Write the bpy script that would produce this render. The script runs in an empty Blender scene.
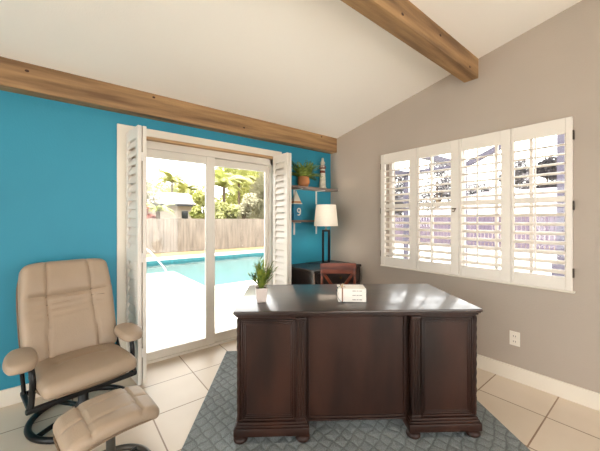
import bpy, bmesh, math, random
from mathutils import Matrix, Vector
import numpy as np
random.seed(7)
PI = math.pi
scene = bpy.context.scene
COL = scene.collection

# ------------------------------------------------------------------ camera
TH = math.radians(51.374)
FX, FY = math.cos(TH), math.sin(TH)          # camera forward on the floor plan
RX, RY = math.sin(TH), -math.cos(TH)         # camera right on the floor plan
CAM_H = 1.32
def place(lat, dep):                          # metres right of / in front of the viewer -> floor plan
    return (dep*FX + lat*RX, dep*FY + lat*RY)
VIEW_YAW = TH - PI/2
cam_d = bpy.data.cameras.new('camera'); cam = bpy.data.objects.new('camera', cam_d); COL.objects.link(cam)
cam.location = (0, 0, CAM_H); cam.rotation_euler = (PI/2, 0, VIEW_YAW)
cam_d.sensor_width = 36; cam_d.lens = 296.17/600*36; cam_d.shift_y = -0.0093
cam_d.clip_start = .05; cam_d.clip_end = 300
scene.camera = cam

# ------------------------------------------------------------------ world, sun, exposure
SKY = 5.2
world = bpy.data.worlds.new('sky'); scene.world = world; world.use_nodes = True
bg = world.node_tree.nodes['Background']
bg.inputs[0].default_value = (1.0, .98, .965, 1); bg.inputs[1].default_value = SKY
sun_d = bpy.data.lights.new('sun', 'SUN'); sun_d.energy = 14; sun_d.color = (1, .95, .88); sun_d.angle = .02
sun = bpy.data.objects.new('sun', sun_d); COL.objects.link(sun)
sun.rotation_euler = Vector((-.62, -.22, .9)).to_track_quat('Z', 'Y').to_euler()
scene.view_settings.view_transform = 'Standard'; scene.view_settings.look = 'None'
scene.view_settings.exposure = 0.40; scene.view_settings.gamma = 1.0
scene.view_settings.use_curve_mapping = False
cy = scene.cycles
cy.use_denoising = True; cy.max_bounces = 16; cy.diffuse_bounces = 8; cy.glossy_bounces = 4
cy.transparent_max_bounces = 24; cy.sample_clamp_indirect = 6; cy.caustics_reflective = False

# ------------------------------------------------------------------ materials
def lin(c): c /= 255; return c/12.92 if c <= .04045 else ((c+.055)/1.055)**2.4
def rgb(r, g, b): return (lin(r), lin(g), lin(b))
def scl(c, k): return tuple(min(1, x*k) for x in c)
MATS = {}
def mat(name, col, rough=.5, metal=0, var=0, vscale=6, stretch=(1, 1, 1), bump=0, bscale=40, spec=.5, coat=0, col2=None, detail=4, trans=0):
    m = bpy.data.materials.new(name); m.use_nodes = True; MATS[name] = m
    nt = m.node_tree; b = nt.nodes['Principled BSDF']
    b.inputs['Base Color'].default_value = (*col, 1); b.inputs['Roughness'].default_value = rough
    b.inputs['Metallic'].default_value = metal; b.inputs['Specular IOR Level'].default_value = spec
    b.inputs['Coat Weight'].default_value = coat; b.inputs['Coat Roughness'].default_value = .12
    tc = nt.nodes.new('ShaderNodeTexCoord')
    if var or col2:
        mp = nt.nodes.new('ShaderNodeMapping'); mp.inputs['Scale'].default_value = stretch
        nt.links.new(tc.outputs['Object'], mp.inputs['Vector'])
        n = nt.nodes.new('ShaderNodeTexNoise'); n.inputs['Scale'].default_value = vscale; n.inputs['Detail'].default_value = detail
        nt.links.new(mp.outputs[0], n.inputs['Vector'])
        r = nt.nodes.new('ShaderNodeValToRGB'); r.color_ramp.elements[0].position = .32; r.color_ramp.elements[1].position = .68
        r.color_ramp.elements[0].color = (*(scl(col, 1-var)), 1); r.color_ramp.elements[1].color = (*(col2 or scl(col, 1+var)), 1)
        nt.links.new(n.outputs[0], r.inputs[0]); nt.links.new(r.outputs[0], b.inputs['Base Color'])
    if bump:
        n2 = nt.nodes.new('ShaderNodeTexNoise'); n2.inputs['Scale'].default_value = bscale; n2.inputs['Detail'].default_value = 3
        nt.links.new(tc.outputs['Object'], n2.inputs['Vector'])
        bp = nt.nodes.new('ShaderNodeBump'); bp.inputs['Strength'].default_value = bump; bp.inputs['Distance'].default_value = .01
        nt.links.new(n2.outputs[0], bp.inputs['Height']); nt.links.new(bp.outputs[0], b.inputs['Normal'])
    if trans:
        t = nt.nodes.new('ShaderNodeBsdfTranslucent'); t.inputs[0].default_value = (*col, 1)
        mx = nt.nodes.new('ShaderNodeMixShader'); mx.inputs[0].default_value = trans
        out = nt.nodes['Material Output']
        nt.links.new(b.outputs[0], mx.inputs[1]); nt.links.new(t.outputs[0], mx.inputs[2]); nt.links.new(mx.outputs[0], out.inputs[0])
    return m

M_blue = mat('teal_paint', rgb(38, 137, 164), .55, var=.05, vscale=1.5, bump=.12, bscale=90)
M_grey = mat('greige_paint', rgb(177, 164, 151), .6, var=.02, vscale=2, bump=.15, bscale=80)
M_ceil = mat('ceiling_paint', rgb(247, 242, 235), .8, bump=.1, bscale=120)
M_white = mat('white_trim_paint', rgb(230, 221, 207), .4, var=.02, vscale=3)
M_shut = mat('shutter_paint', rgb(228, 220, 210), .42, var=.02, vscale=4)
M_vinyl = mat('door_vinyl', rgb(227, 220, 209), .38, var=.02, vscale=4)
M_tan = mat('tan_head_strip', rgb(186, 148, 104), .5, var=.15, vscale=4, stretch=(1, 10, 10))
def wood(name, c1, c2, stretch, rough=.5, vscale=3, coat=0, bump=.08):
    return mat(name, c1, rough, var=.25, vscale=vscale, stretch=stretch, col2=c2, detail=8, coat=coat, bump=bump, bscale=60)
M_beam = wood('rough_pine', rgb(126, 93, 61), rgb(178, 140, 97), (.5, 7, 7), .65, 2.6, bump=.25)
M_knot = mat('knot_wood', rgb(70, 42, 26), .7, var=.2)
M_esp = mat('espresso_wood', rgb(38, 23, 18), .42, var=.22, vscale=2.2, stretch=(3, 3, .8), col2=rgb(58, 34, 25), detail=5, spec=.3, coat=0, bump=.02, bscale=60)
M_espt = wood('espresso_top', rgb(38, 25, 22), rgb(56, 38, 32), (.6, 5, 5), .34, 3, coat=.5, bump=.02)
M_dark = wood('black_brown_wood', rgb(26, 17, 15), rgb(38, 25, 21), (.8, 6, 6), .42, 3, coat=.1, bump=.02)
M_edge = mat('pale_edge', rgb(150, 128, 112), .4, var=.1)  # paler tone for the strip down the cabinet's front corner
M_cherry = wood('cherry_wood', rgb(96, 42, 26), rgb(142, 70, 42), (.8, 6, 6), .35, 4, coat=.25, bump=.03)
M_leath = mat('tan_leather', rgb(163, 142, 121), .46, var=.05, vscale=5, bump=.16, bscale=160, spec=.45)
M_pipe = mat('leather_piping', rgb(120, 98, 76), .5, var=.05)
M_blk = mat('black_metal', rgb(16, 15, 15), .38, metal=.3, var=.2, vscale=8)
M_grm = mat('grey_metal', rgb(80, 76, 70), .4, metal=.6, var=.1)
M_lampb = mat('black_lacquer', rgb(4, 5, 8), .5, var=.2, spec=.2)
M_shade = mat('lamp_linen', rgb(240, 235, 226), .8, var=.02, vscale=60, bump=.1, bscale=300, trans=.14)
M_shelf = wood('grey_shelf_wood', rgb(96, 84, 78), rgb(128, 114, 106), (.8, 8, 8), .55, 4)
M_brk = mat('white_bracket_paint', rgb(226, 222, 214), .4, var=.03)
M_terra = mat('terracotta', rgb(180, 120, 76), .75, var=.12, vscale=8, bump=.2)
M_leaf1 = mat('fern_leaf', rgb(78, 116, 46), .5, var=.3, vscale=14, col2=rgb(166, 182, 88), trans=.2)
M_leaf2 = mat('desk_plant_leaf', rgb(50, 96, 48), .45, var=.3, vscale=30, col2=rgb(170, 178, 70), trans=.2)
M_pot = mat('pale_ceramic', rgb(206, 192, 184), .35, var=.04)
M_soil = mat('dark_soil', rgb(40, 30, 22), .95, var=.3, vscale=60, bump=.5)
M_hutb = mat('hut_blue', rgb(24, 118, 152), .6, var=.12, vscale=14)
M_hutw = mat('hut_white', rgb(222, 214, 198), .65, var=.08, vscale=14)
M_hutr = mat('hut_orange', rgb(196, 128, 72), .65, var=.1)
M_lhw = mat('lighthouse_white', rgb(206, 200, 184), .65, var=.25, vscale=24)
M_lhr = mat('lighthouse_red', rgb(112, 52, 40), .65, var=.3, vscale=24)
M_book = mat('book_white', rgb(236, 230, 222), .6, var=.03, vscale=20)
M_page = mat('book_pages', rgb(222, 210, 192), .8, var=.1, vscale=8, stretch=(1, 1, 60))
M_ink = mat('grey_ink', rgb(150, 140, 134), .7)
M_twine = mat('brown_twine', rgb(140, 100, 78), .8, var=.2, vscale=120, bump=.4, bscale=400)
M_bead = mat('wood_bead', rgb(200, 176, 146), .5, var=.1)
M_beadd = mat('dark_bead', rgb(28, 60, 66), .3, var=.1)
M_brass = mat('aged_brass', rgb(92, 70, 40), .4, metal=.8, var=.1)
M_hinge = mat('dark_hinge', rgb(58, 48, 36), .5, metal=.5, var=.1)
M_plate = mat('outlet_plastic', rgb(236, 228, 216), .4, var=.01)
M_slot = mat('outlet_slot', rgb(60, 55, 50), .6)
M_frame_w = mat('window_vinyl', rgb(228, 222, 216), .45, var=.02)
# outdoors (weathered, low-albedo stuff under a very bright sky)
M_deck = mat('pool_deck', rgb(196, 190, 180), .85, var=.06, vscale=3, bump=.2, bscale=60)
M_cop = mat('pool_coping', rgb(190, 184, 174), .8, var=.05, vscale=4)
M_grass = mat('dry_lawn', rgb(104, 91, 58), .95, var=.2, vscale=3, col2=rgb(130, 112, 74), bump=.5, bscale=80)
M_fence = mat('weathered_boards', rgb(106, 95, 85), .85, var=.30, vscale=2.2, stretch=(3, 3, .5), detail=6)
M_fence2 = mat('violet_grey_boards', rgb(64, 54, 68), .85, var=.16, vscale=7, stretch=(6, 6, .35))
M_rail = mat('dark_fence_rail', rgb(52, 44, 62), .8, var=.1)
M_post = mat('patio_frame_paint', rgb(42, 38, 54), .6, var=.08)
M_hwall = mat('stucco', rgb(176, 166, 156), .9, var=.05, vscale=3)
M_hroof = mat('pale_shingles', rgb(150, 142, 139), .9, var=.1, vscale=5, stretch=(1, 1, 1))
M_hroof2 = mat('violet_shingles', rgb(118, 110, 118), .9, var=.08, vscale=5)
M_fascia = mat('dark_fascia', rgb(34, 36, 40), .7, var=.1)
M_hwin = mat('dark_window', rgb(34, 40, 42), .2, var=.1)
M_tile = mat('pool_tile', rgb(34, 92, 98), .3, var=.25, vscale=14)
M_plas = mat('pool_plaster', rgb(150, 172, 172), .8, var=.04)
M_step = mat('pool_step_plaster', rgb(200, 204, 200), .8, var=.03)
M_steel = mat('white_steel', rgb(196, 192, 186), .3, metal=.2, var=.03)
def leafm(name, a, b): return mat(name, a, .6, var=.25, vscale=.8, col2=b, trans=.3, detail=6)
M_tA = leafm('foliage_olive', rgb(118, 122, 66), rgb(160, 156, 100))
M_tB = leafm('foliage_lime', rgb(136, 144, 74), rgb(178, 174, 108))
M_tC = leafm('foliage_grey', rgb(130, 126, 100), rgb(166, 160, 132))
M_tD = leafm('foliage_violet_grey', rgb(62, 60, 64), rgb(98, 93, 98))
M_tR = leafm('foliage_red', rgb(122, 62, 48), rgb(150, 92, 70))
M_bark = mat('bark', rgb(86, 72, 56), .9, var=.25, vscale=4, stretch=(3, 3, .6), bump=.4)

def nodes_glass(name, tint, refl, rough=0.02):
    m = bpy.data.materials.new(name); m.use_nodes = True; nt = m.node_tree
    nt.nodes.remove(nt.nodes['Principled BSDF']); out = nt.nodes['Material Output']
    t = nt.nodes.new('ShaderNodeBsdfTransparent'); t.inputs[0].default_value = (*tint, 1)
    g = nt.nodes.new('ShaderNodeBsdfGlossy'); g.inputs['Roughness'].default_value = rough
    fr = nt.nodes.new('ShaderNodeFresnel'); fr.inputs[0].default_value = refl
    mx = nt.nodes.new('ShaderNodeMixShader')
    nt.links.new(fr.outputs[0], mx.inputs[0]); nt.links.new(t.outputs[0], mx.inputs[1]); nt.links.new(g.outputs[0], mx.inputs[2])
    nt.links.new(mx.outputs[0], out.inputs[0]); return m, nt, g, fr
M_glass = nodes_glass('window_glass', (.97, .98, .97), 1.35)[0]
M_water, _nt, _g, _fr = nodes_glass('pool_water', (.78, .93, .94), 1.22, .06)
_n = _nt.nodes.new('ShaderNodeTexNoise'); _n.inputs['Scale'].default_value = 2.2; _n.inputs['Detail'].default_value = 3
_tc = _nt.nodes.new('ShaderNodeTexCoord'); _nt.links.new(_tc.outputs['Object'], _n.inputs['Vector'])
_b = _nt.nodes.new('ShaderNodeBump'); _b.inputs['Strength'].default_value = .3; _b.inputs['Distance'].default_value = .05
_nt.links.new(_n.outputs[0], _b.inputs['Height']); _nt.links.new(_b.outputs[0], _g.inputs['Normal'])

def tile_material():
    m = bpy.data.materials.new('floor_tile'); m.use_nodes = True; nt = m.node_tree; b = nt.nodes['Principled BSDF']
    tc = nt.nodes.new('ShaderNodeTexCoord'); mp = nt.nodes.new('ShaderNodeMapping')
    s = .412
    mp.inputs['Scale'].default_value = (1/s, 1/s, 1); mp.inputs['Location'].default_value = (-2.525/s+20, -2.581/s+20, 0)
    nt.links.new(tc.outputs['Object'], mp.inputs['Vector'])
    br = nt.nodes.new('ShaderNodeTexBrick'); br.offset = 0; br.squash = 1
    br.inputs['Scale'].default_value = 1; br.inputs['Brick Width'].default_value = 1; br.inputs['Row Height'].default_value = 1
    br.inputs['Mortar Size'].default_value = .012; br.inputs['Mortar Smooth'].default_value = .25
    br.inputs['Color1'].default_value = (*rgb(222, 206, 187), 1); br.inputs['Color2'].default_value = (*rgb(213, 197, 177), 1)
    br.inputs['Mortar'].default_value = (*rgb(150, 124, 100), 1)
    nt.links.new(mp.outputs[0], br.inputs['Vector'])
    n = nt.nodes.new('ShaderNodeTexNoise'); n.inputs['Scale'].default_value = 4; n.inputs['Detail'].default_value = 6
    nt.links.new(tc.outputs['Object'], n.inputs['Vector'])
    mx = nt.nodes.new('ShaderNodeMixRGB'); mx.blend_type = 'SOFT_LIGHT'; mx.inputs[0].default_value = .22
    nt.links.new(br.outputs['Color'], mx.inputs[1]); nt.links.new(n.outputs[0], mx.inputs[2])
    nt.links.new(mx.outputs[0], b.inputs['Base Color'])
    b.inputs['Roughness'].default_value = .42; b.inputs['Specular IOR Level'].default_value = .4
    bp = nt.nodes.new('ShaderNodeBump'); bp.inputs['Strength'].default_value = .5; bp.inputs['Distance'].default_value = .004; bp.invert = True
    nt.links.new(br.outputs['Fac'], bp.inputs['Height']); nt.links.new(bp.outputs[0], b.inputs['Normal'])
    return m
M_floor = tile_material()

RUG_W, RUG_H = .088, .104
def rug_material():
    m = bpy.data.materials.new('rug_pile'); m.use_nodes = True; nt = m.node_tree; b = nt.nodes['Principled BSDF']
    L = nt.links.new
    def math_(op, a, bb=None):
        n = nt.nodes.new('ShaderNodeMath'); n.operation = op
        for i, v in enumerate((a, bb)):
            if v is None: continue
            if isinstance(v, (int, float)): n.inputs[i].default_value = v
            else: L(v, n.inputs[i])
        return n.outputs[0]
    tc = nt.nodes.new('ShaderNodeTexCoord'); sp = nt.nodes.new('ShaderNodeSeparateXYZ'); L(tc.outputs['Object'], sp.inputs[0])
    nz = nt.nodes.new('ShaderNodeTexNoise'); nz.inputs['Scale'].default_value = 9; L(tc.outputs['Object'], nz.inputs['Vector'])
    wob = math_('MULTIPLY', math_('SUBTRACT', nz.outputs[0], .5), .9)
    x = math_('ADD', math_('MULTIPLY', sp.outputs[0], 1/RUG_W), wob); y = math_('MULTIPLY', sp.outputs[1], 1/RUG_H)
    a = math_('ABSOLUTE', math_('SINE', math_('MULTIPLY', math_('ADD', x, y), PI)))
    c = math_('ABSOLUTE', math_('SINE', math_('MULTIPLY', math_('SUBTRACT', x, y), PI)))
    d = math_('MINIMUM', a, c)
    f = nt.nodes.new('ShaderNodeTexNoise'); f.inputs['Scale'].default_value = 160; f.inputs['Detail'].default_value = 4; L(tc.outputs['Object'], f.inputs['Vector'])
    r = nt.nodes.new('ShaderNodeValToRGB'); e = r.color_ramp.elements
    e[0].position = .05; e[0].color = (*rgb(112, 116, 116), 1); e[1].position = .4; e[1].color = (*rgb(134, 139, 139), 1)  # lattice grooves darker: shaded side of the loops painted into the colour
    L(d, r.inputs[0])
    mx = nt.nodes.new('ShaderNodeMixRGB'); mx.blend_type = 'OVERLAY'; mx.inputs[0].default_value = .8
    L(r.outputs[0], mx.inputs[1]); L(f.outputs[0], mx.inputs[2]); L(mx.outputs[0], b.inputs['Base Color'])
    b.inputs['Roughness'].default_value = .95; b.inputs['Specular IOR Level'].default_value = .1
    h = math_('ADD', math_('MULTIPLY', d, .7), math_('MULTIPLY', f.outputs[0], .6))
    bp = nt.nodes.new('ShaderNodeBump'); bp.inputs['Strength'].default_value = .75; bp.inputs['Distance'].default_value = .011
    L(h, bp.inputs['Height']); L(bp.outputs[0], b.inputs['Normal'])
    return m
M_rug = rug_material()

# ------------------------------------------------------------------ builders
def tag(o, label=None, cat=None, group=None, kind=None):
    if label: o['label'] = label
    if cat: o['category'] = cat
    if group: o['group'] = group
    if kind: o['kind'] = kind
    return o
def thing(name, label, cat, loc=(0, 0, 0), rz=0, group=None):
    o = bpy.data.objects.new(name, None); COL.objects.link(o); o.location = loc; o.rotation_euler = (0, 0, rz)
    o.empty_display_size = .1
    return tag(o, label, cat, group)
def copy_tree(o, parent=None):
    c = o.copy(); COL.objects.link(c)
    if parent: c.parent = parent
    for ch in list(o.children): copy_tree(ch, c)
    return c

class MB:
    def __init__(s): s.v = []; s.f = []
    def add(s, vs, fs, M=None):
        k = len(s.v); s.v += [tuple(M @ Vector(p)) if M else tuple(p) for p in vs]; s.f += [tuple(i+k for i in f) for f in fs]; return s
    def box(s, x0, x1, y0, y1, z0, z1, bev=0, M=None, seg=2):
        if bev <= 0:
            vs = [(x, y, z) for z in (z0, z1) for y in (y0, y1) for x in (x0, x1)]
            return s.add(vs, [(0, 2, 3, 1), (4, 5, 7, 6), (0, 1, 5, 4), (2, 6, 7, 3), (0, 4, 6, 2), (1, 3, 7, 5)], M)
        bm = bmesh.new(); bmesh.ops.create_cube(bm, size=1)
        for v in bm.verts: v.co = ((x0+x1)/2+v.co.x*(x1-x0), (y0+y1)/2+v.co.y*(y1-y0), (z0+z1)/2+v.co.z*(z1-z0))
        bmesh.ops.bevel(bm, geom=bm.edges[:], offset=min(bev, .49*min(x1-x0, y1-y0, z1-z0)), segments=seg, affect='EDGES', profile=.5)
        return s.frombm(bm, M)
    def frombm(s, bm, M=None):
        bm.verts.index_update()
        s.add([tuple(v.co) for v in bm.verts], [[v.index for v in f.verts] for f in bm.faces], M); bm.free(); return s
    def prism(s, poly, axis, a, b, M=None):      # poly: 2D points; axis 'x','y','z' is the extrusion direction
        def p(u, v, w): return {'x': (w, u, v), 'y': (u, w, v), 'z': (u, v, w)}[axis]
        n = len(poly)
        vs = [p(u, v, a) for u, v in poly] + [p(u, v, b) for u, v in poly]
        fs = [tuple(range(n)), tuple(range(2*n-1, n-1, -1))] + [(i, (i+1) % n, n+(i+1) % n, n+i) for i in range(n)]
        return s.add(vs, fs, M)
    def lathe(s, prof, c=(0, 0, 0), seg=24, M=None):  # prof: (r, z) pairs
        vs, fs = [], []; n = len(prof)
        for r, z in prof:
            for k in range(seg):
                a = 2*PI*k/seg; vs.append((c[0]+max(r, 1e-4)*math.cos(a), c[1]+max(r, 1e-4)*math.sin(a), c[2]+z))
        for i in range(n-1):
            for k in range(seg):
                q = (k+1) % seg; fs.append((i*seg+k, i*seg+q, (i+1)*seg+q, (i+1)*seg+k))
        fs.append(tuple(range(seg-1, -1, -1))); fs.append(tuple((n-1)*seg+k for k in range(seg)))
        return s.add(vs, fs, M)
    def tube(s, pts, r, seg=10, closed=False, M=None):
        P = [Vector(p) for p in pts]; n = len(P); vs, fs = [], []
        R = r if isinstance(r, (list, tuple)) else [r]*n
        up = None
        for i in range(n):
            t = (P[(i+1) % n]-P[i-1]) if closed else (P[min(i+1, n-1)]-P[max(i-1, 0)])
            t.normalize()
            if up is None: up = Vector((0, 0, 1)) if abs(t.z) < .9 else Vector((1, 0, 0))
            a = up - t*up.dot(t)
            if a.length < 1e-4: a = t.orthogonal()
            a.normalize(); up = a; b = t.cross(a)
            for k in range(seg):
                q = 2*PI*k/seg; vs.append(tuple(P[i]+R[i]*(math.cos(q)*a+math.sin(q)*b)))
        for i in range(n if closed else n-1):
            j = (i+1) % n
            for k in range(seg): fs.append((i*seg+k, i*seg+(k+1) % seg, j*seg+(k+1) % seg, j*seg+k))
        if not closed: fs += [tuple(range(seg-1, -1, -1)), tuple((n-1)*seg+k for k in range(seg))]
        return s.add(vs, fs, M)
    def ball(s, c, r, seg=14, sc=(1, 1, 1)):
        bm = bmesh.new(); bmesh.ops.create_uvsphere(bm, u_segments=seg, v_segments=max(6, seg//2), radius=r)
        return s.frombm(bm, Matrix.Translation(c) @ Matrix.Diagonal((*sc, 1)))
    def pad(s, hx, hy, hz, r, n, fn=None, M=None):   # rounded cushion, optionally shaped by fn(x,y,z)->(x,y,z)
        H = (hx, hy, hz); L = []
        for h, k in zip(H, n):
            inner = [-(h-r)+2*(h-r)*i/k for i in range(k+1)]; e = [(h-r)+r*q for q in (.2, .42, .68, 1)]
            L.append([-q for q in reversed(e)]+inner+e)
        idx, vs, fs = {}, [], []
        def vid(p):
            key = tuple(round(q, 5) for q in p)
            if key not in idx:
                c = [max(-(h-r), min(h-r, q)) for q, h in zip(p, H)]; d = Vector(p)-Vector(c)
                q = Vector(c)+(d.normalized()*r if d.length > 1e-9 else d)
                idx[key] = len(vs); vs.append(tuple(fn(*q)) if fn else tuple(q))
            return idx[key]
        for ax in range(3):
            u, w = (ax+1) % 3, (ax+2) % 3
            for sg in (-1, 1):
                for i in range(len(L[u])-1):
                    for j in range(len(L[w])-1):
                        q = []
                        for a, b in ((i, j), (i+1, j), (i+1, j+1), (i, j+1)):
                            p = [0, 0, 0]; p[ax] = sg*H[ax]; p[u] = L[u][a]; p[w] = L[w][b]; q.append(vid(p))
                        fs.append(tuple(q) if sg > 0 else tuple(reversed(q)))
        return s.add(vs, fs, M)
    def build(s, name, m, parent=None, smooth=False):
        me = bpy.data.meshes.new(name); me.from_pydata(s.v, [], s.f); me.update()
        if smooth:
            me.polygons.foreach_set('use_smooth', [True]*len(me.polygons))
            try: me.set_sharp_from_angle(angle=math.radians(42))
            except Exception: pass
        me.materials.append(m)
        o = bpy.data.objects.new(name, me); COL.objects.link(o)
        if parent: o.parent = parent
        return o
def struct(name, mb, m, smooth=False, parent=None):
    o = mb.build(name, m, parent, smooth)
    if not parent: o['kind'] = 'structure'
    return o
def spline(pts, n=8):                       # Catmull-Rom through points
    P = [Vector(p) for p in pts]; out = []
    for i in range(len(P)-1):
        a, b, c, d = P[max(i-1, 0)], P[i], P[i+1], P[min(i+2, len(P)-1)]
        for k in range(n):
            t = k/n
            out.append(.5*((2*b)+(c-a)*t+(2*a-5*b+4*c-d)*t*t+(3*b-a-3*c+d)*t**3))
    return out+[P[-1]]
def gau(x, w): return math.exp(-(x/w)**2)
def Rz(a): return Matrix.Rotation(a, 4, 'Z')
def Rx(a): return Matrix.Rotation(a, 4, 'X')
def Ry(a): return Matrix.Rotation(a, 4, 'Y')
T = Matrix.Translation

# ------------------------------------------------------------------ room shell
XW, YW = 2.901, 2.949                       # grey wall plane, blue wall plane
XL, YB = -3.0, -2.7
WT = .17
def zc(y): return 2.426+.1915*(2.83-y)      # ceiling underside
struct('floor', MB().box(XL-.1, XW+WT, YB-.1, YW+WT, -.08, 0), M_floor)
struct('ceiling', MB().prism([(YW+WT, zc(YW+WT)), (YB-.1, zc(YB-.1)), (YB-.1, zc(YB-.1)+.12), (YW+WT, zc(YW+WT)+.12)], 'x', XL-.1, XW+WT), M_ceil)
DX0, DX1, DZ = .45, 1.975, 2.07             # door opening
mb = MB()
zt = zc(YW)
mb.box(XL, DX0, YW, YW+WT, 0, zt).box(DX1, XW+WT, YW, YW+WT, 0, zt).box(DX0, DX1, YW, YW+WT, DZ, zt)
struct('wall_back', mb, M_blue)
WY0, WY1, WZ0, WZ1 = .47, 2.06, .84, 2.03   # window opening
mb = MB()
def wpiece(y0, y1, z0, z1=None):
    mb.prism([(y0, z0), (y1, z0), (y1, z1 or zc(y1)), (y0, z1 or zc(y0))], 'x', XW, XW+WT)
wpiece(YB, WY0, 0); wpiece(WY1, YW, 0); wpiece(WY0, WY1, 0, WZ0); wpiece(WY0, WY1, WZ1)
struct('wall_right', mb, M_grey)
# the two walls behind the viewer, each with a glazed opening added to brighten the room
LY0, LY1, FX0, FX1, GZ0, GZ1 = -1.3, 2.2, -1.3, 2.6, .10, 2.45
mb = MB().box(XL-.1, XL, YB, LY0, 0, 3.6).box(XL-.1, XL, LY1, YW, 0, zc(LY1)).box(XL-.1, XL, LY0, LY1, 0, GZ0)
mb.prism([(LY0, GZ1), (LY1, GZ1), (LY1, zc(LY1)), (LY0, zc(LY0))], 'x', XL-.1, XL)
struct('wall_left', mb, M_grey)
mb = MB().box(XL, FX0, YB-.1, YB, 0, zc(YB)).box(FX1, XW+WT, YB-.1, YB, 0, zc(YB)).box(FX0, FX1, YB-.1, YB, 0, GZ0).box(FX0, FX1, YB-.1, YB, GZ1, zc(YB))
struct('wall_front', mb, M_grey)
w2 = bpy.data.objects.new('added_window_left', None); COL.objects.link(w2); w2['kind'] = 'structure'
mb = MB()
for k in range(4):
    y = LY0+(LY1-LY0-.05)*k/3; mb.box(XL-.08, XL-.03, y, y+.05, GZ0, GZ1)
mb.box(XL-.08, XL-.03, LY0, LY1, GZ0, GZ0+.05).box(XL-.08, XL-.03, LY0, LY1, GZ1-.05, GZ1).build('window_frame', M_vinyl, w2)
MB().box(XL-.058, XL-.052, LY0+.03, LY1-.03, GZ0+.03, GZ1-.03).build('glass_pane', M_glass, w2)
w3 = bpy.data.objects.new('added_window_front', None); COL.objects.link(w3); w3['kind'] = 'structure'
mb = MB()
for k in range(5):
    x = FX0+(FX1-FX0-.05)*k/4; mb.box(x, x+.05, YB-.08, YB-.03, GZ0, GZ1)
mb.box(FX0, FX1, YB-.08, YB-.03, GZ0, GZ0+.05).box(FX0, FX1, YB-.08, YB-.03, GZ1-.05, GZ1).build('window_frame', M_vinyl, w3)
MB().box(FX0+.03, FX1-.03, YB-.058, YB-.052, GZ0+.03, GZ1-.03).build('glass_pane', M_glass, w3)
bh, bt = .12, .016
struct('baseboard_back', MB().box(XL, .356, YW-bt, YW, 0, bh, .004).box(2.06, XW-bt, YW-bt, YW, 0, bh, .004), M_white)
struct('baseboard_right', MB().box(XW-bt, XW, YB, YW-bt, 0, bh, .004), M_white)
# beams
b1 = struct('ceiling_beam', MB().prism([(2.83, 2.235), (YW, 2.235), (YW, zc(YW)+.005), (2.83, zc(2.83)+.005)], 'x', XL, XW), M_beam)
mb = MB()
for x, z in ((-.2, 2.37), (.62, 2.395), (1.5, 2.3), (2.62, 2.40)): mb.ball((x, 2.829, z), .013, 10, (1, .15, .7))
mb.build('knot', M_knot, b1, True)
b2 = struct('ceiling_beam', MB().prism([(1.074, 2.59), (1.192, 2.59), (1.192, zc(1.192)+.005), (1.074, zc(1.074)+.005)], 'x', XL, XW), M_beam)
mb = MB()
for x, z in ((2.72, 2.63), (2.2, 2.70), (1.7, 2.64)): mb.ball((x, 1.073, z), .014, 10, (1, .15, .7))
mb.build('knot', M_knot, b2, True)
# door casing
mb = MB(); ct = .022
mb.box(.356, DX0, YW-ct, YW, 0, 2.139, .004).box(DX1, 2.06, YW-ct, YW, 0, 2.139, .004).box(DX0, DX1, YW-ct, YW, DZ, 2.139, .004)
struct('trim_1', mb, M_white)
struct('trim_2', MB().box(DX0, DX1, YW-.02, YW+.045, 2.045, DZ-.001), M_tan)
# sliding glass door
door = bpy.data.objects.new('door_1', None); COL.objects.link(door); door['kind'] = 'structure'
mb = MB()
mb.box(DX0, DX0+.03, 2.985, 3.10, 0, 2.045).box(DX1-.04, DX1, 2.985, 3.10, 0, 2.045).box(DX0, DX1, 2.985, 3.10, 1.975, 2.045).box(DX0, DX1, 2.985, 3.10, 0, .022)
mb.box(DX0, DX1, 3.036, 3.043, .022, .034)
mb.build('door_frame', M_vinyl, door)
def slider(x0, x1, y0, y1, sl, sr, zb, zt_, name):
    m_ = MB(); z0 = .024
    m_.box(x0, x0+sl, y0, y1, z0, 1.974, .004).box(x1-sr, x1, y0, y1, z0, 1.974, .004)
    m_.box(x0+sl, x1-sr, y0+.002, y1-.002, z0, zb, .003).box(x0+sl, x1-sr, y0+.002, y1-.002, zt_, 1.974, .003)
    p = m_.build(name, M_vinyl, door)
    ym = (y0+y1)/2
    MB().box(x0+sl-.005, x1-sr+.005, ym-.003, ym+.003, zb-.005, zt_+.005).build('glass_pane', M_glass, p)
    return p
p1 = slider(.475, 1.247, 2.992, 3.034, .08, .094, .097, 1.898, 'sliding_panel')
MB().box(.505, .53, 2.972, 2.992, .95, 1.15, .006).build('door_handle', M_vinyl, p1)
slider(1.18, 1.94, 3.045, 3.085, .07, .036, .10, 1.898, 'fixed_panel')

# window behind the shutters
win = bpy.data.objects.new('window_1', None); COL.objects.link(win); win['kind'] = 'structure'
XF = XW+.085
mb = MB(); fw = .035
mb.box(XF, XF+.05, WY0, WY0+fw, WZ0, WZ1).box(XF, XF+.05, WY1-fw, WY1, WZ0, WZ1).box(XF, XF+.05, WY0, WY1, WZ0, WZ0+fw).box(XF, XF+.05, WY0, WY1, WZ1-fw, WZ1)
mb.box(XF, XF+.05, 1.235, 1.285, WZ0, WZ1)
mb.build('window_frame', M_frame_w, win)
mb = MB()
for y in (1.80, 1.557, .966, .715): mb.box(XF+.01, XF+.035, y-.011, y+.011, WZ0+fw, WZ1-fw)
mb.box(XF+.005, XF+.045, WY0+fw, WY1-fw, 1.46, 1.492)
mb.build('muntin', M_frame_w, win)
MB().box(XF+.02, XF+.025, WY0+fw, WY1-fw, WZ0+fw, WZ1-fw).build('glass_pane', M_glass, win)
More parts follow.
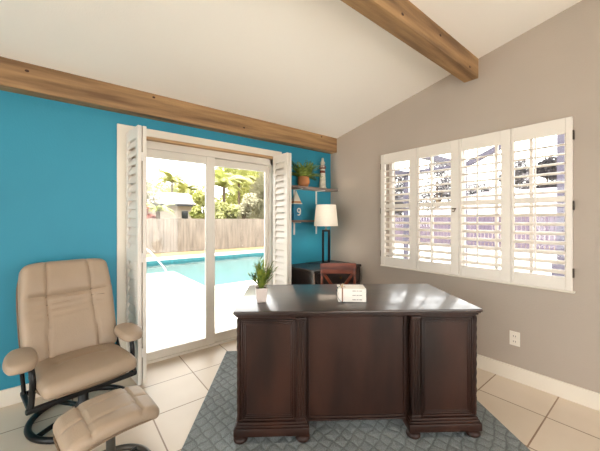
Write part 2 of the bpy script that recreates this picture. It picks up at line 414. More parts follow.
struct('trim_3', MB().box(XW-.038, XW+.005, .430, 2.098, .790, .8035, .004), M_white)     # ledge below the shutters

# ------------------------------------------------------------------ plantation shutters on the window
def louver_mb(length, w, t, n=9):
    m_ = MB(); prof = []
    for k in range(n):
        a = PI*k/(n-1); prof.append((w/2*math.cos(a), t/2*math.sin(a)))
    prof += [(-p[0], -p[1]) for p in prof[1:-1]]
    return m_.prism(prof, 'y', 0, length)            # profile in xz, length along y
PB = [2.092, 1.648, 1.226, .818, .441]
OP = [(2.040, 1.722), (1.626, 1.302), (1.202, .889), (.797, .480)]
SZ0, SZ1, SX0, SX1 = .805, 2.068, XW-.036, XW-.004
SLAB = ['white louvered shutter panel farthest left on the window, nearest the room corner',
        'white louvered shutter panel second from left, with its latch edge at the window centre',
        'white louvered shutter panel third from left, just right of the small brass latch',
        'white louvered shutter panel farthest right on the window, with three dark hinges outside']
for i in range(4):
    ya, yb = PB[i+1]+.0015, PB[i]-.0015
    o1, o0 = OP[i]
    t = thing('shutter_panel', SLAB[i], 'shutter', (SX0, ya, SZ0), 0, 'shutters on the grey wall window')
    H = SZ1-SZ0; W = yb-ya; th = SX1-SX0; zo0, zo1 = .095, H-.112; zm0, zm1 = 1.458-SZ0, 1.496-SZ0
    m_ = MB(); a0, a1 = o0-ya, o1-ya
    m_.box(0, th, 0, a0, 0, H, .003).box(0, th, a1, W, 0, H, .003)
    m_.box(.002, th-.002, a0, a1, 0, zo0, .002).box(.002, th-.002, a0, a1, zo1, H, .002)
    m_.build('frame', M_shut, t)
    MB().box(.004, th-.004, a0, a1, zm0, zm1, .003).build('divider_rail', M_shut, t)
    lm = louver_mb(a1-a0-.002, .063, .0125)
    me = None
    zs = [zo0+.036+.0705*k for k in range(8) if zo0+.036+.0705*k < zm0-.025]+[zm1+.034+.0690*k for k in range(7) if zm1+.034+.069*k < zo1-.02]
    for z in zs:
        if me is None:
            o = lm.build('louver', M_shut, t, True); me = o
        else:
            o = me.copy(); COL.objects.link(o); o.parent = t
        o.location = (th/2, a0+.001, z); o.rotation_euler = (0, math.radians(-21), 0)
    yc_ = (a0+a1)/2+.012
    MB().box(-.034, -.024, yc_-.006, yc_+.006, zo0+.03, zo1-.005, .002).build('tilt_rod', M_shut, t)
    if i in (0, 3):
        ye = W+.001 if i == 0 else -.008
        for z in (.13, .62, 1.13):
            MB().box(.002, th-.004, ye, ye+.007, z-.033, z+.033, .001).build('hinge', M_hinge, t)
    if i == 1:
        MB().box(-.006, .001, .022, .062, .614, .626, .002).build('latch_plate', M_brass, t)
        MB().tube(spline([(-.008, .030, .619), (-.012, .030, .606), (-.013, .036, .594), (-.012, .046, .592), (-.011, .050, .600)], 5), .004, 8).build('latch_hook', M_brass, t, True)

# ------------------------------------------------------------------ folded door shutters (two leaves each, swung into the room)
def folded(x0, y0, y1, label, rz):
    t = thing('folding_shutter', label, 'shutter', (x0, y0, .02), rz, 'folded shutters beside the patio door')
    D = y1-y0; H = 2.045; th = .028
    for j, xo in enumerate((0, .036)):
        m_ = MB(); sw = .05
        m_.box(xo, xo+th, 0, sw, 0, H, .003).box(xo, xo+th, D-sw, D, 0, H, .003)
        for z0, z1 in ((0, .11), (.96, 1.03), (H-.09, H)): m_.box(xo+.002, xo+th-.002, sw, D-sw, z0, z1, .002)
        pn = m_.build('shutter_leaf', M_shut, t)
        lv = louver_mb(D-2*sw-.002, .073, .009); first = None
        for z0, z1 in ((.11, .96), (1.03, H-.09)):
            n = round((z1-z0-.02)/.068)
            for k in range(n):
                if first is None: first = o = lv.build('louver', M_shut, pn, True)
                else: o = first.copy(); COL.objects.link(o); o.parent = pn
                o.location = (xo+th/2, sw+.001, z0+(z1-z0)*(k+.5)/n); o.rotation_euler = (0, math.radians(-70), 0)
    for z in (.25, 1.0, 1.8): MB().box(.026, .038, -.003, .002, z-.035, z+.035, .001).build('hinge', M_frame_w, t)
    return t
folded(.455, 2.600, 2.905, 'white folded louver shutter left of the patio door, beside the tan recliner', .12)
folded(1.925, 2.640, 2.922, 'white folded louver shutter right of the patio door, beside the corner shelves', 0)

# ------------------------------------------------------------------ rug
DYAW = VIEW_YAW+math.radians(2.1)
rx, ry = place(-.735, 2.955)
RYAW = VIEW_YAW+math.radians(2.6)
RW, RL = 1.985, 2.72
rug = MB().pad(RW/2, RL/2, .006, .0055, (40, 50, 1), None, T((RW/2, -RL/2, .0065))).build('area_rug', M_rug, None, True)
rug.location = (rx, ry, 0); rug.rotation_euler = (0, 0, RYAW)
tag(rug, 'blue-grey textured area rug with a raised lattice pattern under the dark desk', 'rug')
RT = .0125

# ------------------------------------------------------------------ desk
dx, dy = place(-.386, 1.700)
DW, DD, DZT = 1.474, .715, .779
desk = thing('executive_desk', 'large dark espresso wooden desk with two panelled pedestals on bun feet', 'desk', (dx, dy, RT), DYAW)
mb = MB()
mb.box(0, DW, 0, DD, DZT-.020, DZT, .006, seg=3)
mb.build('desktop', M_espt, desk, True)
MB().box(.007, DW-.007, .010, DD-.010, DZT-.029, DZT-.0205, .004).box(.012, DW-.012, .024, DD-.02, DZT-.042, DZT-.028, .005).build('top_moulding', M_esp, desk, True)
def pedestal(x0, x1, inner):                # inner: +1 when the knee hole is on the right
    z0, z1 = .118, DZT-.048
    yf, yb = .045, DD-.03
    m_ = MB().box(x0+.004, x1-.004, yf, yb, z0-.02, z1)
    pe = m_.build('pedestal', M_esp, desk)
    a, b = (x0+.026, x1-.066) if inner > 0 else (x0+.066, x1-.026)      # panel field
    y = yf-.002
    fr = MB()
    for k, (e, d_) in enumerate(((0, .010), (.012, .006), (.022, .003))):   # stepped picture-frame moulding
        for (u0, u1, w0, w1) in ((a+e, a+e+.009, z0+.012+e, z1-.012-e), (b-e-.009, b-e, z0+.012+e, z1-.012-e),
                                 (a+e, b-e, z0+.012+e, z0+.021+e), (a+e, b-e, z1-.021-e, z1-.012-e)):
            fr.box(u0, u1, y-d_, y+.004, w0, w1, .003)
    fr.build('panel_moulding', M_esp, pe, True)
    # corner columns: rope-turned at the outside, fluted pilaster beside the knee hole
    xo = x0+.012 if inner > 0 else x1-.012
    ro = MB(); pts = 64; seg = 12; vs = []; fs = []
    for k in range(pts+1):
        z = z0+.012+(z1-z0-.02)*k/pts
        for q in range(seg):
            an = 2*PI*q/seg; r = .0115+.0012*math.cos(2*(an-k*.55)); vs.append((xo+r*math.cos(an), yf-.001+r*math.sin(an), z))
    for k in range(pts):
        for q in range(seg): fs.append((k*seg+q, k*seg+(q+1) % seg, (k+1)*seg+(q+1) % seg, (k+1)*seg+q))
    ro.add(vs, fs).build('rope_column', M_esp, pe, True)
    pi_ = MB(); p0, p1 = (x1-.060, x1-.006) if inner > 0 else (x0+.006, x0+.060)
    pi_.box(p0, p1, y-.008, y+.004, z0, z1, .003)
    for q in (.2, .5, .8):
        xx = p0+(p1-p0)*q; pi_.tube([(xx, y-.008, z0+.03), (xx, y-.008, z1-.02)], .0065, 10)
    pi_.box(p0-.003, p1+.003, y-.013, y+.004, z0, z0+.022, .004).box(p0-.003, p1+.003, y-.013, y+.004, z1-.018, z1, .004)
    pi_.build('fluted_pilaster', M_esp, pe, True)
    ba = MB()
    ba.box(x0-.016, x1+.016, yf-.034, yb+.012, .046, .094, .006).box(x0-.008, x1+.008, yf-.026, yb+.006, .092, .108, .006).box(x0-.001, x1+.001, yf-.018, yb, .106, .121, .005)
    ba.build('base_moulding', M_esp, pe, True)
    for fx in (x0+.022, x1-.022):
        for fy in (yf+.004, yb-.03):
            MB().lathe([(.014, 0), (.030, .002), (.041, .012), (.043, .022), (.037, .034), (.025, .041), (.027, .048)], (fx, fy, 0), 20).build('bun_foot', M_esp, desk, True)
    # end panel moulding and back drawers
    xs = x0+.004 if inner > 0 else x1-.004
    em = MB()
    for (u0, u1, w0, w1) in ((yf+.06, yf+.07, z0+.03, z1-.03), (yb-.07, yb-.06, z0+.03, z1-.03), (yf+.06, yb-.06, z0+.03, z0+.04), (yf+.06, yb-.06, z1-.04, z1-.03)):
        em.box(xs-.007, xs+.007, u0, u1, w0, w1, .003)
    em.build('end_moulding', M_esp, pe)
    for zz0, zz1 in ((z0+.02, z0+.29), (z0+.31, z0+.44), (z0+.46, z1-.015)):
        d_ = MB().box(x0+.03, x1-.03, yb-.002, yb+.014, zz0, zz1, .004).build('drawer', M_esp, desk)
        MB().lathe([(.006, 0), (.006, .012), (.014, .018), (.012, .026)], (0, 0, 0), 12, T(((x0+x1)/2, yb+.013, (zz0+zz1)/2)) @ Rx(-PI/2)).build('knob', M_brass, d_, True)
pedestal(.015, .426, 1); pedestal(1.050, 1.460, -1)
mb = MB().box(.42, 1.06, .085, .105, .092, DZT-.046)
mp_ = mb.build('modesty_panel', M_esp, desk)
fr = MB()
for (u0, u1, w0, w1) in ((.436, .448, .105, .725), (1.026, 1.038, .105, .725), (.436, 1.038, .105, .117), (.436, 1.038, .715, .73), (.43, 1.045, .088, .098)):
    fr.box(u0, u1, .075, .09, w0, w1, .003)
fr.build('panel_moulding', M_esp, mp_)
def on_desk(lat, dep): return (*place(lat, dep), RT+DZT+.0005)
DZ_ = RT+DZT

# plant on the desk
t = thing('potted_plant', 'small green spiky plant in a pale square tapered pot on the desk', 'plant', on_desk(-.25, 1.915), VIEW_YAW+.25)
def frustum(b, tp, h, z0=0):
    return [(-b, -b, z0), (b, -b, z0), (b, b, z0), (-b, b, z0), (-tp, -tp, z0+h), (tp, -tp, z0+h), (tp, tp, z0+h), (-tp, tp, z0+h)]
bm = bmesh.new(); vs = [bm.verts.new(p) for p in frustum(.0275, .038, .096)]
for f in ((3, 2, 1, 0), (4, 5, 6, 7), (0, 1, 5, 4), (1, 2, 6, 5), (2, 3, 7, 6), (3, 0, 4, 7)): bm.faces.new([vs[i] for i in f])
top = [f for f in bm.faces if all(v.co.z > .05 for v in f.verts)]
r_ = bmesh.ops.inset_individual(bm, faces=top, thickness=.005)
for v in top[0].verts: v.co.z -= .012
bmesh.ops.bevel(bm, geom=[e for e in bm.edges if e.calc_length() > .05], offset=.003, segments=2, affect='EDGES')
MB().frombm(bm).build('pot', M_pot, t, True)
MB().box(-.031, .031, -.031, .031, .074, .086).build('soil', M_soil, t)
def blade(m_, base, az, lean, L, w, curl=.6, n=6, fold=0):
    """a tapering leaf blade with a mid crease"""
    vs = []; fs = []; p = Vector(base); ang = lean
    d0 = Vector((math.cos(az), math.sin(az), 0)); sd = Vector((-math.sin(az), math.cos(az), 0))
    for k in range(n+1):
        s_ = k/n; ww = w*(math.sin(PI*min(1, .18+.82*s_))**.7 if s_ < 1 else 0.02)
        nrm = Vector((0, 0, 1))*math.sin(ang)+d0*-math.cos(ang)
        vs += [tuple(p-sd*ww+nrm*ww*.3), tuple(p), tuple(p+sd*ww+nrm*ww*.3)]
        dirv = d0*math.sin(ang)+Vector((0, 0, 1))*math.cos(ang)
        p = p+dirv*L/n; ang += curl/n
    for k in range(n):
        a = 3*k; fs += [(a, a+1, a+4, a+3), (a+1, a+2, a+5, a+4)]
    m_.add(vs, fs)
m_ = MB(); rnd = random.Random(3)
for k in range(95):
    az = rnd.uniform(0, 2*PI); ln = rnd.uniform(.02, .72)
    L = rnd.uniform(.11, .235)*(1-.25*ln/.62); r0 = rnd.uniform(0, .014)
    blade(m_, (r0*math.cos(az), r0*math.sin(az), .082), az, ln, L, rnd.uniform(.004, .0065), rnd.uniform(.0, .35))
    if k % 3 == 0:                                # small side leaflets
        for q in (.5, .7, .85):
            hh = L*q; b_ = (r0*math.cos(az)+math.sin(ln)*hh*math.cos(az), r0*math.sin(az)+math.sin(ln)*hh*math.sin(az), .082+hh*math.cos(ln))
            blade(m_, b_, az+rnd.choice((-1, 1))*1.1, ln+.5, .045, .004, .3, 4)
m_.build('leaves', M_leaf2, t, True)

# tied bundle of white books on the desk
bx = place(.1325+.0, 2.0)
t = thing('book_bundle', 'bundle of white books tied with brown twine and beads on the desk', 'books', on_desk(.337, 1.905), VIEW_YAW-.03)
zz = 0
for k, (w, d, h) in enumerate(((.178, .128, .029), (.176, .126, .027), (.177, .127, .028))):
    o = MB().box(-w/2, w/2, 0, d, zz, zz+.003, .001).box(-w/2, w/2, 0, d, zz+h-.003, zz+h, .001).box(-w/2, w/2, 0, .004, zz, zz+h, .0015).build('book', M_book, t)
    MB().box(-w/2+.004, w/2-.004, .004, d-.004, zz+.0028, zz+h-.0028).build('pages', M_page, o)
    m_ = MB(); x = .0
    for q in (.022, .012, .018): m_.box(x, x+q, -.0006, .0004, zz+h*.42, zz+h*.58); x += q+.005
    m_.build('spine_lettering', M_ink, o)
    zz += h+.0003
m_ = MB(); xt = -.064
m_.box(xt-.004, xt+.004, -.0026, -.0008, 0, zz+.002, .0005).box(xt-.004, xt+.004, -.0026, .1295, zz+.0004, zz+.0022, .0005).box(xt-.004, xt+.004, .128, .1298, 0, zz+.002, .0005)
m_.build('twine_strap', M_twine, t)
MB().ball((xt, .03, zz+.009), .009, 12).ball((xt+.006, .036, zz+.020), .007, 12).tube(spline([(xt, .03, zz+.006), (xt+.016, .02, zz+.010), (xt+.022, .03, zz+.004)], 5), .002, 6).build('twine_knot', M_bead, t, True)
m_ = MB().tube(spline([(xt-.012, .05, zz+.004), (-.095, .03, zz-.004), (-.099, .012, zz-.03), (-.095, -.004, .03), (-.07, -.012, .003), (-.05, -.010, .003)], 6), .0016, 6)
m_.build('bead_cord', M_beadd, t, True)
m_ = MB()
for p in ((-.093, .034, zz-.002), (-.098, .02, zz-.014)): m_.ball(p, .006, 10)
m_.build('bead', M_beadd, t, True)

# ------------------------------------------------------------------ recliner
CA = math.radians(11.5)
rec = thing('recliner_chair', 'tan leather recliner with padded arms on a black swivel base by the blue wall', 'armchair', (.092, 2.352, 0), CA)
# seat
def seat_fn(x, y, z):
    u = x/.25; v = y/.27
    k = 1-.05*max(0, v)**2
    z2 = z*(1+.15*(1-u*u))+.018*(1-u**4)*(1-v*v)*(z > 0)
    z2 += -.020*max(0, -v)**3.0+.012*max(0, v)
    z2 -= .010*gau(abs(x)-.12, .010)*(1 if z > 0 else 0)*(1 if v > -.1 else .4)
    z2 -= .007*gau(y-.02, .012)*(1 if z > 0 else 0)*(1 if abs(x) < .13 else 0)
    return (x*k*(1-.04*max(0, -v)**4), y-.012*(1-u*u)*(-v if v < 0 else 0)*2, z2)
M_s = T((0, -.025, .398)) @ Rx(math.radians(-4))
MB().pad(.240, .250, .036, .034, (26, 24, 3), seat_fn, M_s).build('seat', M_leath, rec, True)
def pipe_loop(hx, hy, z, fn, M_, inset=.0, n=64, pw=5.):
    pts = []
    for k in range(n):
        a = 2*PI*k/n; c, s_ = math.cos(a), math.sin(a)
        r = 1/((abs(c)**pw+abs(s_)**pw)**(1/pw)); pts.append(M_ @ Vector(fn(hx*r*c, hy*r*s_, z)))
    return pts
MB().tube(pipe_loop(.241, .251, -.022, seat_fn, M_s, n=80), .0045, 8, True).build('piping', M_pipe, rec, True)
MB().pad(.19, .19, .024, .02, (4, 4, 2), None, T((.02, .02, .330))).build('seat_shell', M_leath, rec, True)
# back
HB = .335
def back_fn(x, y, z):                       # y<0 is the front
    u = x/.25; v = z/HB
    wid = 1-.07*max(0, v)**2.2-.03*max(0, -v)**2
    front = 1 if y < 0 else 0
    dy_ = 0
    if front:
        dy_ -= .028*gau(v-.62, .34)*(1-u**4)                 # headrest roll
        dy_ -= .020*gau(v+.45, .5)*(1-u**4)                  # lumbar
        dy_ += .020*gau(v-.27, .045)*(1-u**6)                # seam under the headrest
        for q, wq, am in ((.13, .03, .008), (.01, .03, .008), (-.10, .03, .006)):
            dy_ += am*gau(v-q-.05*u, wq)*(1-u**6)            # gathered folds
        sx = .125+.02*max(0, -v)
        dy_ += .012*gau(abs(x)-sx, .008)*(1 if v > -.98 else .3)
        dy_ -= .012*abs(u)**3
    y2 = y+dy_
    zz_ = z-.022*abs(u)**3.5*(v > .5)*(v-.5)*2
    bow = -.020*abs(u)**2*(1 if y < 0 else .6)
    return (x*wid, y2+bow, zz_)
LEAN = math.radians(-20)
M_b = T((0, .305, .705)) @ Rx(LEAN)
MB().pad(.262, .058, HB, .046, (34, 3, 44), back_fn, M_b).build('backrest', M_leath, rec, True)
pts = []
for k in range(90):
    a = 2*PI*k/90; c, s_ = math.cos(a), math.sin(a); pw = 6
    r = 1/((abs(c)**pw+abs(s_)**pw)**(1/pw)); q = back_fn(.2645*r*c, .012, (HB+.002)*r*s_); pts.append(M_b @ Vector((q[0], .012-.012*abs(c*r)**2, q[2])))
MB().tube(pts, .005, 8, True).build('piping', M_pipe, rec, True)
M_seam = mat('seam_thread', rgb(92, 74, 58), .7)
for sx in (-1, 1):
    MB().tube([M_b @ (Vector(back_fn(sx*(.125+.02*max(0, -v)), -.0575, HB*v))+Vector((0, .0012, 0))) for v in [-.86+1.72*k/40 for k in range(41)]], .0022, 6).build('seam', M_seam, rec, True)
    MB().tube([M_s @ (Vector(seat_fn(sx*.12, y, .0355))+Vector((0, 0, -.0012))) for y in [-.19+.36*k/20 for k in range(21)]], .0016, 6).build('seam', M_seam, rec, True)
for v0 in (.27, .12):
    MB().tube([M_b @ (Vector(back_fn(x, -.0575, HB*(v0+.03*math.sin(x*14))))+Vector((0, .0016, 0))) for x in [-.20+.40*k/30 for k in range(31)]], .0022, 6).build('fold', M_seam, rec, True)
# arms
for sx in (-1, 1):
    def arm_fn(x, y, z):
        v = y/.108
        return (x*(1-.42*abs(v)**3-.10*v), y-.02*(1-(x/.072)**2)*(v < 0)*v*v, z*(1+.3*(1-v*v))+.008*(1-(x/.072)**2)*(z > 0)-.012*max(0, -v)**2)
    M_a = T((sx*(.266 if sx > 0 else .288), -.015, .535)) @ Rx(math.radians(5)) @ Rz(sx*.10)
    MB().pad(.072, .108, .021, .0205, (8, 14, 2), arm_fn, M_a).build('armrest', M_leath, rec, True)
    m_ = MB().tube(spline([(sx*.262, .05, .512), (sx*.258, -.06, .508), (sx*.256, -.110, .488), (sx*.254, -.128, .44), (sx*.256, -.125, .36), (sx*.262, -.13, .290)], 7), .0145, 10)
    m_.build('arm_support', M_blk, rec, True)
    MB().box(sx*.263-.013, sx*.263+.013, -.15, .12, .272, .298, .007).build('side_rail', M_blk, rec)
    MB().tube([(sx*.263, .06, .285), (sx*.262, .16, .40), (sx*.258, .235, .52)], .011, 8).build('recline_arm', M_blk, rec, True)
MB().box(-.285, .275, -.150, -.118, .268, .296, .008).build('cross_bar', M_blk, rec)
MB().box(-.275, .275, .085, .115, .268, .296, .008).build('cross_bar', M_blk, rec)
rcx, rcy, rr = .045, .15, .280
m_ = MB().tube([(rcx+rr*math.cos(2*PI*k/64), rcy+rr*math.sin(2*PI*k/64), .019) for k in range(64)], .0185, 12, True)
m_.build('base_ring', M_blk, rec, True)
m_ = MB()
for a in (.35, .35+PI/2):
    c, s_ = math.cos(a)*rr, math.sin(a)*rr
    m_.tube([(rcx-c, rcy-s_, .02), (rcx-c*.3, rcy-s_*.3, .045), (rcx, rcy, .05), (rcx+c*.3, rcy+s_*.3, .045), (rcx+c, rcy+s_, .02)], .015, 10)
m_.build('base_spoke', M_blk, rec, True)
MB().lathe([(.05, .045), (.045, .07), (.03, .09), (.028, .27)], (rcx, rcy, .0), 18).build('pedestal_column', M_blk, rec, True)

# ottoman
ott = thing('ottoman', 'tan leather footstool with stitched seams in front of the recliner', 'footstool', (.178, 1.748, 0), CA)
def ott_fn(x, y, z):
    u = x/.203; v = y/.148
    zz_ = z+.038*(1-abs(u)**2.2)-.018+.010*(1-v*v)*(z > 0)
    if z > 0:
        zz_ -= .010*gau(abs(x)-.105, .008)
        zz_ -= .004*(gau(y-.055, .008)+gau(y+.055, .008))*(abs(x) < .105)
        zz_ -= .006*gau(y-.02*0, .008)*(abs(x) > .11)
    return (x, y*(1-.05*u*u), zz_)
M_o = T((0, 0, .338)) @ Rx(math.radians(6))
MB().pad(.200, .142, .036, .033, (40, 26, 3), ott_fn, M_o).build('cushion', M_leath, ott, True)
MB().tube(pipe_loop(.201, .143, -.020, ott_fn, M_o, n=72), .0045, 8, True).build('piping', M_pipe, ott, True)
for sx in (-1, 1):
    MB().tube([M_o @ (Vector(ott_fn(sx*.105, y, .0355))+Vector((0, 0, -.001))) for y in [-.108+.216*k/16 for k in range(17)]], .0018, 6).build('seam', M_seam, ott, True)
ox, oy, orr = .02, .04, .185
MB().tube([(ox+orr*math.cos(2*PI*k/48), oy+orr*math.sin(2*PI*k/48), .016) for k in range(48)], .0155, 10, True).build('base_ring', M_grm, ott, True)
m_ = MB()
for a in (.5, .5+PI/2):
    c, s_ = math.cos(a)*orr, math.sin(a)*orr
    m_.tube([(ox-c, oy-s_, .017), (ox, oy, .036), (ox+c, oy+s_, .017)], .012, 8)
m_.build('base_spoke', M_blk, ott, True)
MB().lathe([(.045, .03), (.04, .05), (.022, .062), (.020, .30)], (ox, oy, 0), 16).build('pedestal_column', M_grm, ott, True)

# ------------------------------------------------------------------ corner cabinet, chair, lamp
t = thing('corner_cabinet', 'dark brown low cabinet in the room corner under the shelves, holding the lamp', 'cabinet', (2.10, 2.385, 0))
CW, CD, CZ = .76, .52, .775
MB().box(-.012, CW, -.015, CD, CZ-.028, CZ, .005).build('cabinet_top', M_dark, t)
MB().box(0, .022, 0, CD-.01, .0, CZ-.028).box(CW-.03, CW-.008, 0, CD-.01, 0, CZ-.028).box(.022, CW-.03, CD-.03, CD-.01, .05, CZ-.028).box(.022, CW-.03, .02, CD-.03, .05, .07).build('cabinet_body', M_dark, t)
MB().box(-.004, .006, -.006, .004, 0, CZ-.028).build('corner_edge', M_edge, t)
for z0, z1 in ((.08, .40), (.41, .57), (.58, .735)):
    d_ = MB().box(.028, CW-.036, -.012, .02, z0, z1, .004).build('drawer', M_dark, t)
    MB().lathe([(.006, 0), (.006, .012), (.014, .018), (.011, .026)], (0, 0, 0), 12, T((CW/2, -.011, (z0+z1)/2)) @ Rx(PI/2)).build('knob', M_brass, d_, True)

cx_, cy_ = place(.405, 2.89)
t = thing('dining_chair', 'reddish brown wooden chair with a crossed-slat back between the desk and corner cabinet', 'chair', (cx_, cy_, 0), VIEW_YAW+math.radians(1.5))
sw, zt_, yb_ = .172, .865, .205
for sx in (-1, 1):
    x = sx*.172
    MB().tube(spline([(x, yb_+.015, .0), (x, yb_-.015, .25), (x, yb_-.02, .46), (x, yb_-.005, .68), (x, yb_+.012, zt_)], 6), [.013+.005*math.sin(PI*min(1, k/14)) for k in range(25)], 8).build('back_post', M_cherry, t, True)
    MB().prism([(x-.018, -.18), (x+.018, -.18), (x+.018, -.145), (x-.018, -.145)], 'z', .0132, .44).build('leg', M_cherry, t)
    MB().box(x-.009, x+.009, -.15, yb_-.02, .20, .23).build('side_stretcher', M_cherry, t)
m_ = MB(); n = 14                                    # bowed top rail
vs = []; fs = []
for k in range(n+1):
    u = -1+2*k/n; x = u*.187; y = yb_+.004+.012*(1-u*u); za, zb = zt_-.112+.006*(1-u*u), zt_+.004*(1-u*u)
    vs += [(x, y-.011, za), (x, y+.011, za), (x, y+.013, zb), (x, y-.009, zb)]
for k in range(n):
    a = 4*k; fs += [(a, a+1, a+5, a+4), (a+1, a+2, a+6, a+5), (a+2, a+3, a+7, a+6), (a+3, a, a+4, a+7)]
fs += [(0, 3, 2, 1), (4*n, 4*n+1, 4*n+2, 4*n+3)]
m_.add(vs, fs).build('top_rail', M_cherry, t)
for sx in (-1, 1):
    m_ = MB()
    L = Vector((sx*.06, yb_-.02, .46)); U = Vector((-sx*.16, yb_+.004, .772)); d = U-L
    Mx = T(L) @ d.to_track_quat('Z', 'Y').to_matrix().to_4x4()
    m_.box(-.006, .006, -.015, .015, 0, d.length, 0, T((0, sx*.004, 0)) @ Mx); m_.build('cross_slat', M_cherry, t)
MB().pad(.20, .195, .018, .014, (6, 6, 1), None, T((0, .0, .455))).build('seat', M_cherry, t, True)
MB().box(-.165, .165, -.172, -.150, .385, .437).box(-.165, .165, yb_-.03, yb_-.01, .385, .437).build('apron', M_cherry, t)

lx, ly = 2.507, 2.629
LZ = .775+.0005
t = thing('table_lamp', 'table lamp with white drum shade and black open rectangular frame base', 'lamp', (lx, ly, LZ), VIEW_YAW)
MB().box(-.055, .055, -.04, .04, 0, .014, .003).build('lamp_base', M_lampb, t)
m_ = MB(); w = .049; b = .026
for x0 in (-w, w-b): m_.box(x0, x0+b, -.016, .016, .014, .425, .002)
m_.box(-w+b, w-b, -.016, .016, .40, .425, .002).box(-w+b, w-b, -.016, .016, .014, .034, .002)
m_.build('lamp_frame', M_lampb, t)
MB().lathe([(.012, .425), (.012, .44), (.007, .445), (.007, .50), (.018, .505), (.018, .55), (.012, .56)], seg=14).build('lamp_neck', M_grm, t, True)
MB().lathe([(.012, .56), (.016, .57), (.018, .582), (.012, .592), (.003, .595)], seg=16).build('light_bulb', mat('bulb_glass', rgb(250, 244, 230), .3), t, True)
m_ = MB(); seg = 48; vs = []; fs = []
prof = [(.147, .470), (.1215, .728), (.1195, .728), (.145, .470)]
for r, z in prof:
    for k in range(seg): a = 2*PI*k/seg; vs.append((r*math.cos(a), r*math.sin(a), z))
for i in range(4):
    j = (i+1) % 4
    for k in range(seg): q = (k+1) % seg; fs.append((i*seg+k, i*seg+q, j*seg+q, j*seg+k))
m_.add(vs, fs).build('lamp_shade', M_shade, t, True)
m_ = MB()
for a in (0, 2*PI/3, 4*PI/3): m_.tube([(0, 0, .70), (.121*math.cos(a), .121*math.sin(a), .715)], .002, 6)
m_.tube([(0, 0, .55), (.05, 0, .60), (.05, 0, .66), (0, 0, .70)], .002, 6).tube([(0, 0, .55), (-.05, 0, .60), (-.05, 0, .66), (0, 0, .70)], .002, 6)
m_.build('shade_harp', M_grm, t, True)
MB().tube(spline([(-.055, .0, .006), (-.10, .03, .004), (-.15, .02, .004), (-.20, .06, .004), (-.24, .13, .004)], 6), .0035, 6).build('power_cord', M_blk, t, True)
ld = bpy.data.lights.new('lamp_bulb_light', 'POINT'); ld.energy = 5; ld.color = (1, .90, .80); ld.shadow_soft_size = .05
lo = bpy.data.objects.new('lamp_bulb_light', ld); COL.objects.link(lo); lo.parent = t; lo.location = (0, 0, .60)

# ------------------------------------------------------------------ shelves and what stands on them
def shelf(x0, x1, y0, z, label, brs):
    t = thing('wall_shelf', label, 'shelf', (x0, YW, z))
    MB().box(0, x1-x0, y0-YW, 0, -.026, 0, .003).build('shelf_board', M_shelf, t)
    for bx_, hz in brs:
        x = bx_-x0
        m_ = MB().box(x-.011, x+.011, y0-YW+.02, 0, -.034, -.027).box(x-.011, x+.011, -.007, 0, -hz, -.027)
        m_.build('bracket', M_brk, t)
    return t
SZU, SZL = 1.728, 1.318
shelf(2.10, 2.855, 2.765, SZU, 'upper grey wall shelf in the corner, holding the fern and lighthouse', ((2.26, .20), (2.63, .20)))
shelf(2.10, 2.66, 2.80, SZL, 'lower grey wall shelf behind the lamp shade, holding the blue hut', ((2.26, .185), (2.63, .185)))

t = thing('potted_fern', 'bushy green fern in a round terracotta pot on the upper shelf', 'plant', (2.335, 2.852, SZU+.0005))
MB().lathe([(.045, 0), (.058, .012), (.074, .05), (.076, .08), (.068, .112), (.072, .12), (.070, .126), (.060, .122), (.058, .10)], seg=28).build('pot', M_terra, t, True)
MB().lathe([(.001, .102), (.059, .104), (.059, .108), (.001, .112)], seg=20).build('soil', M_soil, t)
m_ = MB(); rnd = random.Random(11)
def frond(m_, base, az, lean, L, w, droop):
    p = Vector(base); ang = lean; n = 11
    d0 = Vector((math.cos(az), math.sin(az), 0)); sd = Vector((-math.sin(az), math.cos(az), 0))
    for k in range(n):
        dirv = d0*math.sin(ang)+Vector((0, 0, 1))*math.cos(ang); q = p+dirv*L/n
        s_ = (k+.5)/n; ll = w*math.sin(PI*(.12+.85*s_))
        for sg in (-1, 1):
            tip = p+sd*sg*ll+dirv*ll*.45+Vector((0, 0, -.12*ll)); up = dirv.cross(sd)
            m_.add([tuple(p), tuple(p+sd*sg*ll*.5-dirv*ll*.12), tuple(tip), tuple(p+sd*sg*ll*.45+dirv*ll*.62)], [(0, 1, 2, 3)])
        p = q; ang += droop/n
YL = YW-2.852
for k in range(64):
    az = rnd.uniform(0, 2*PI); back = math.sin(az)
    L = rnd.uniform(.18, .33)*(.5 if back > .3 else 1)
    ln = rnd.uniform(.1, 1.15)*(.35 if back > .3 else 1)
    frond(m_, (.02*math.cos(az), .02*math.sin(az), .11), az, ln, L, rnd.uniform(.036, .056), rnd.uniform(.5, 1.5)*(.2 if back > .3 else 1))
m_.v = [(x, min(y, YL-.004), min(max(z, .004 if y > -.09 else -.02), .40)) for x, y, z in m_.v]
m_.build('fronds', M_leaf1, t)

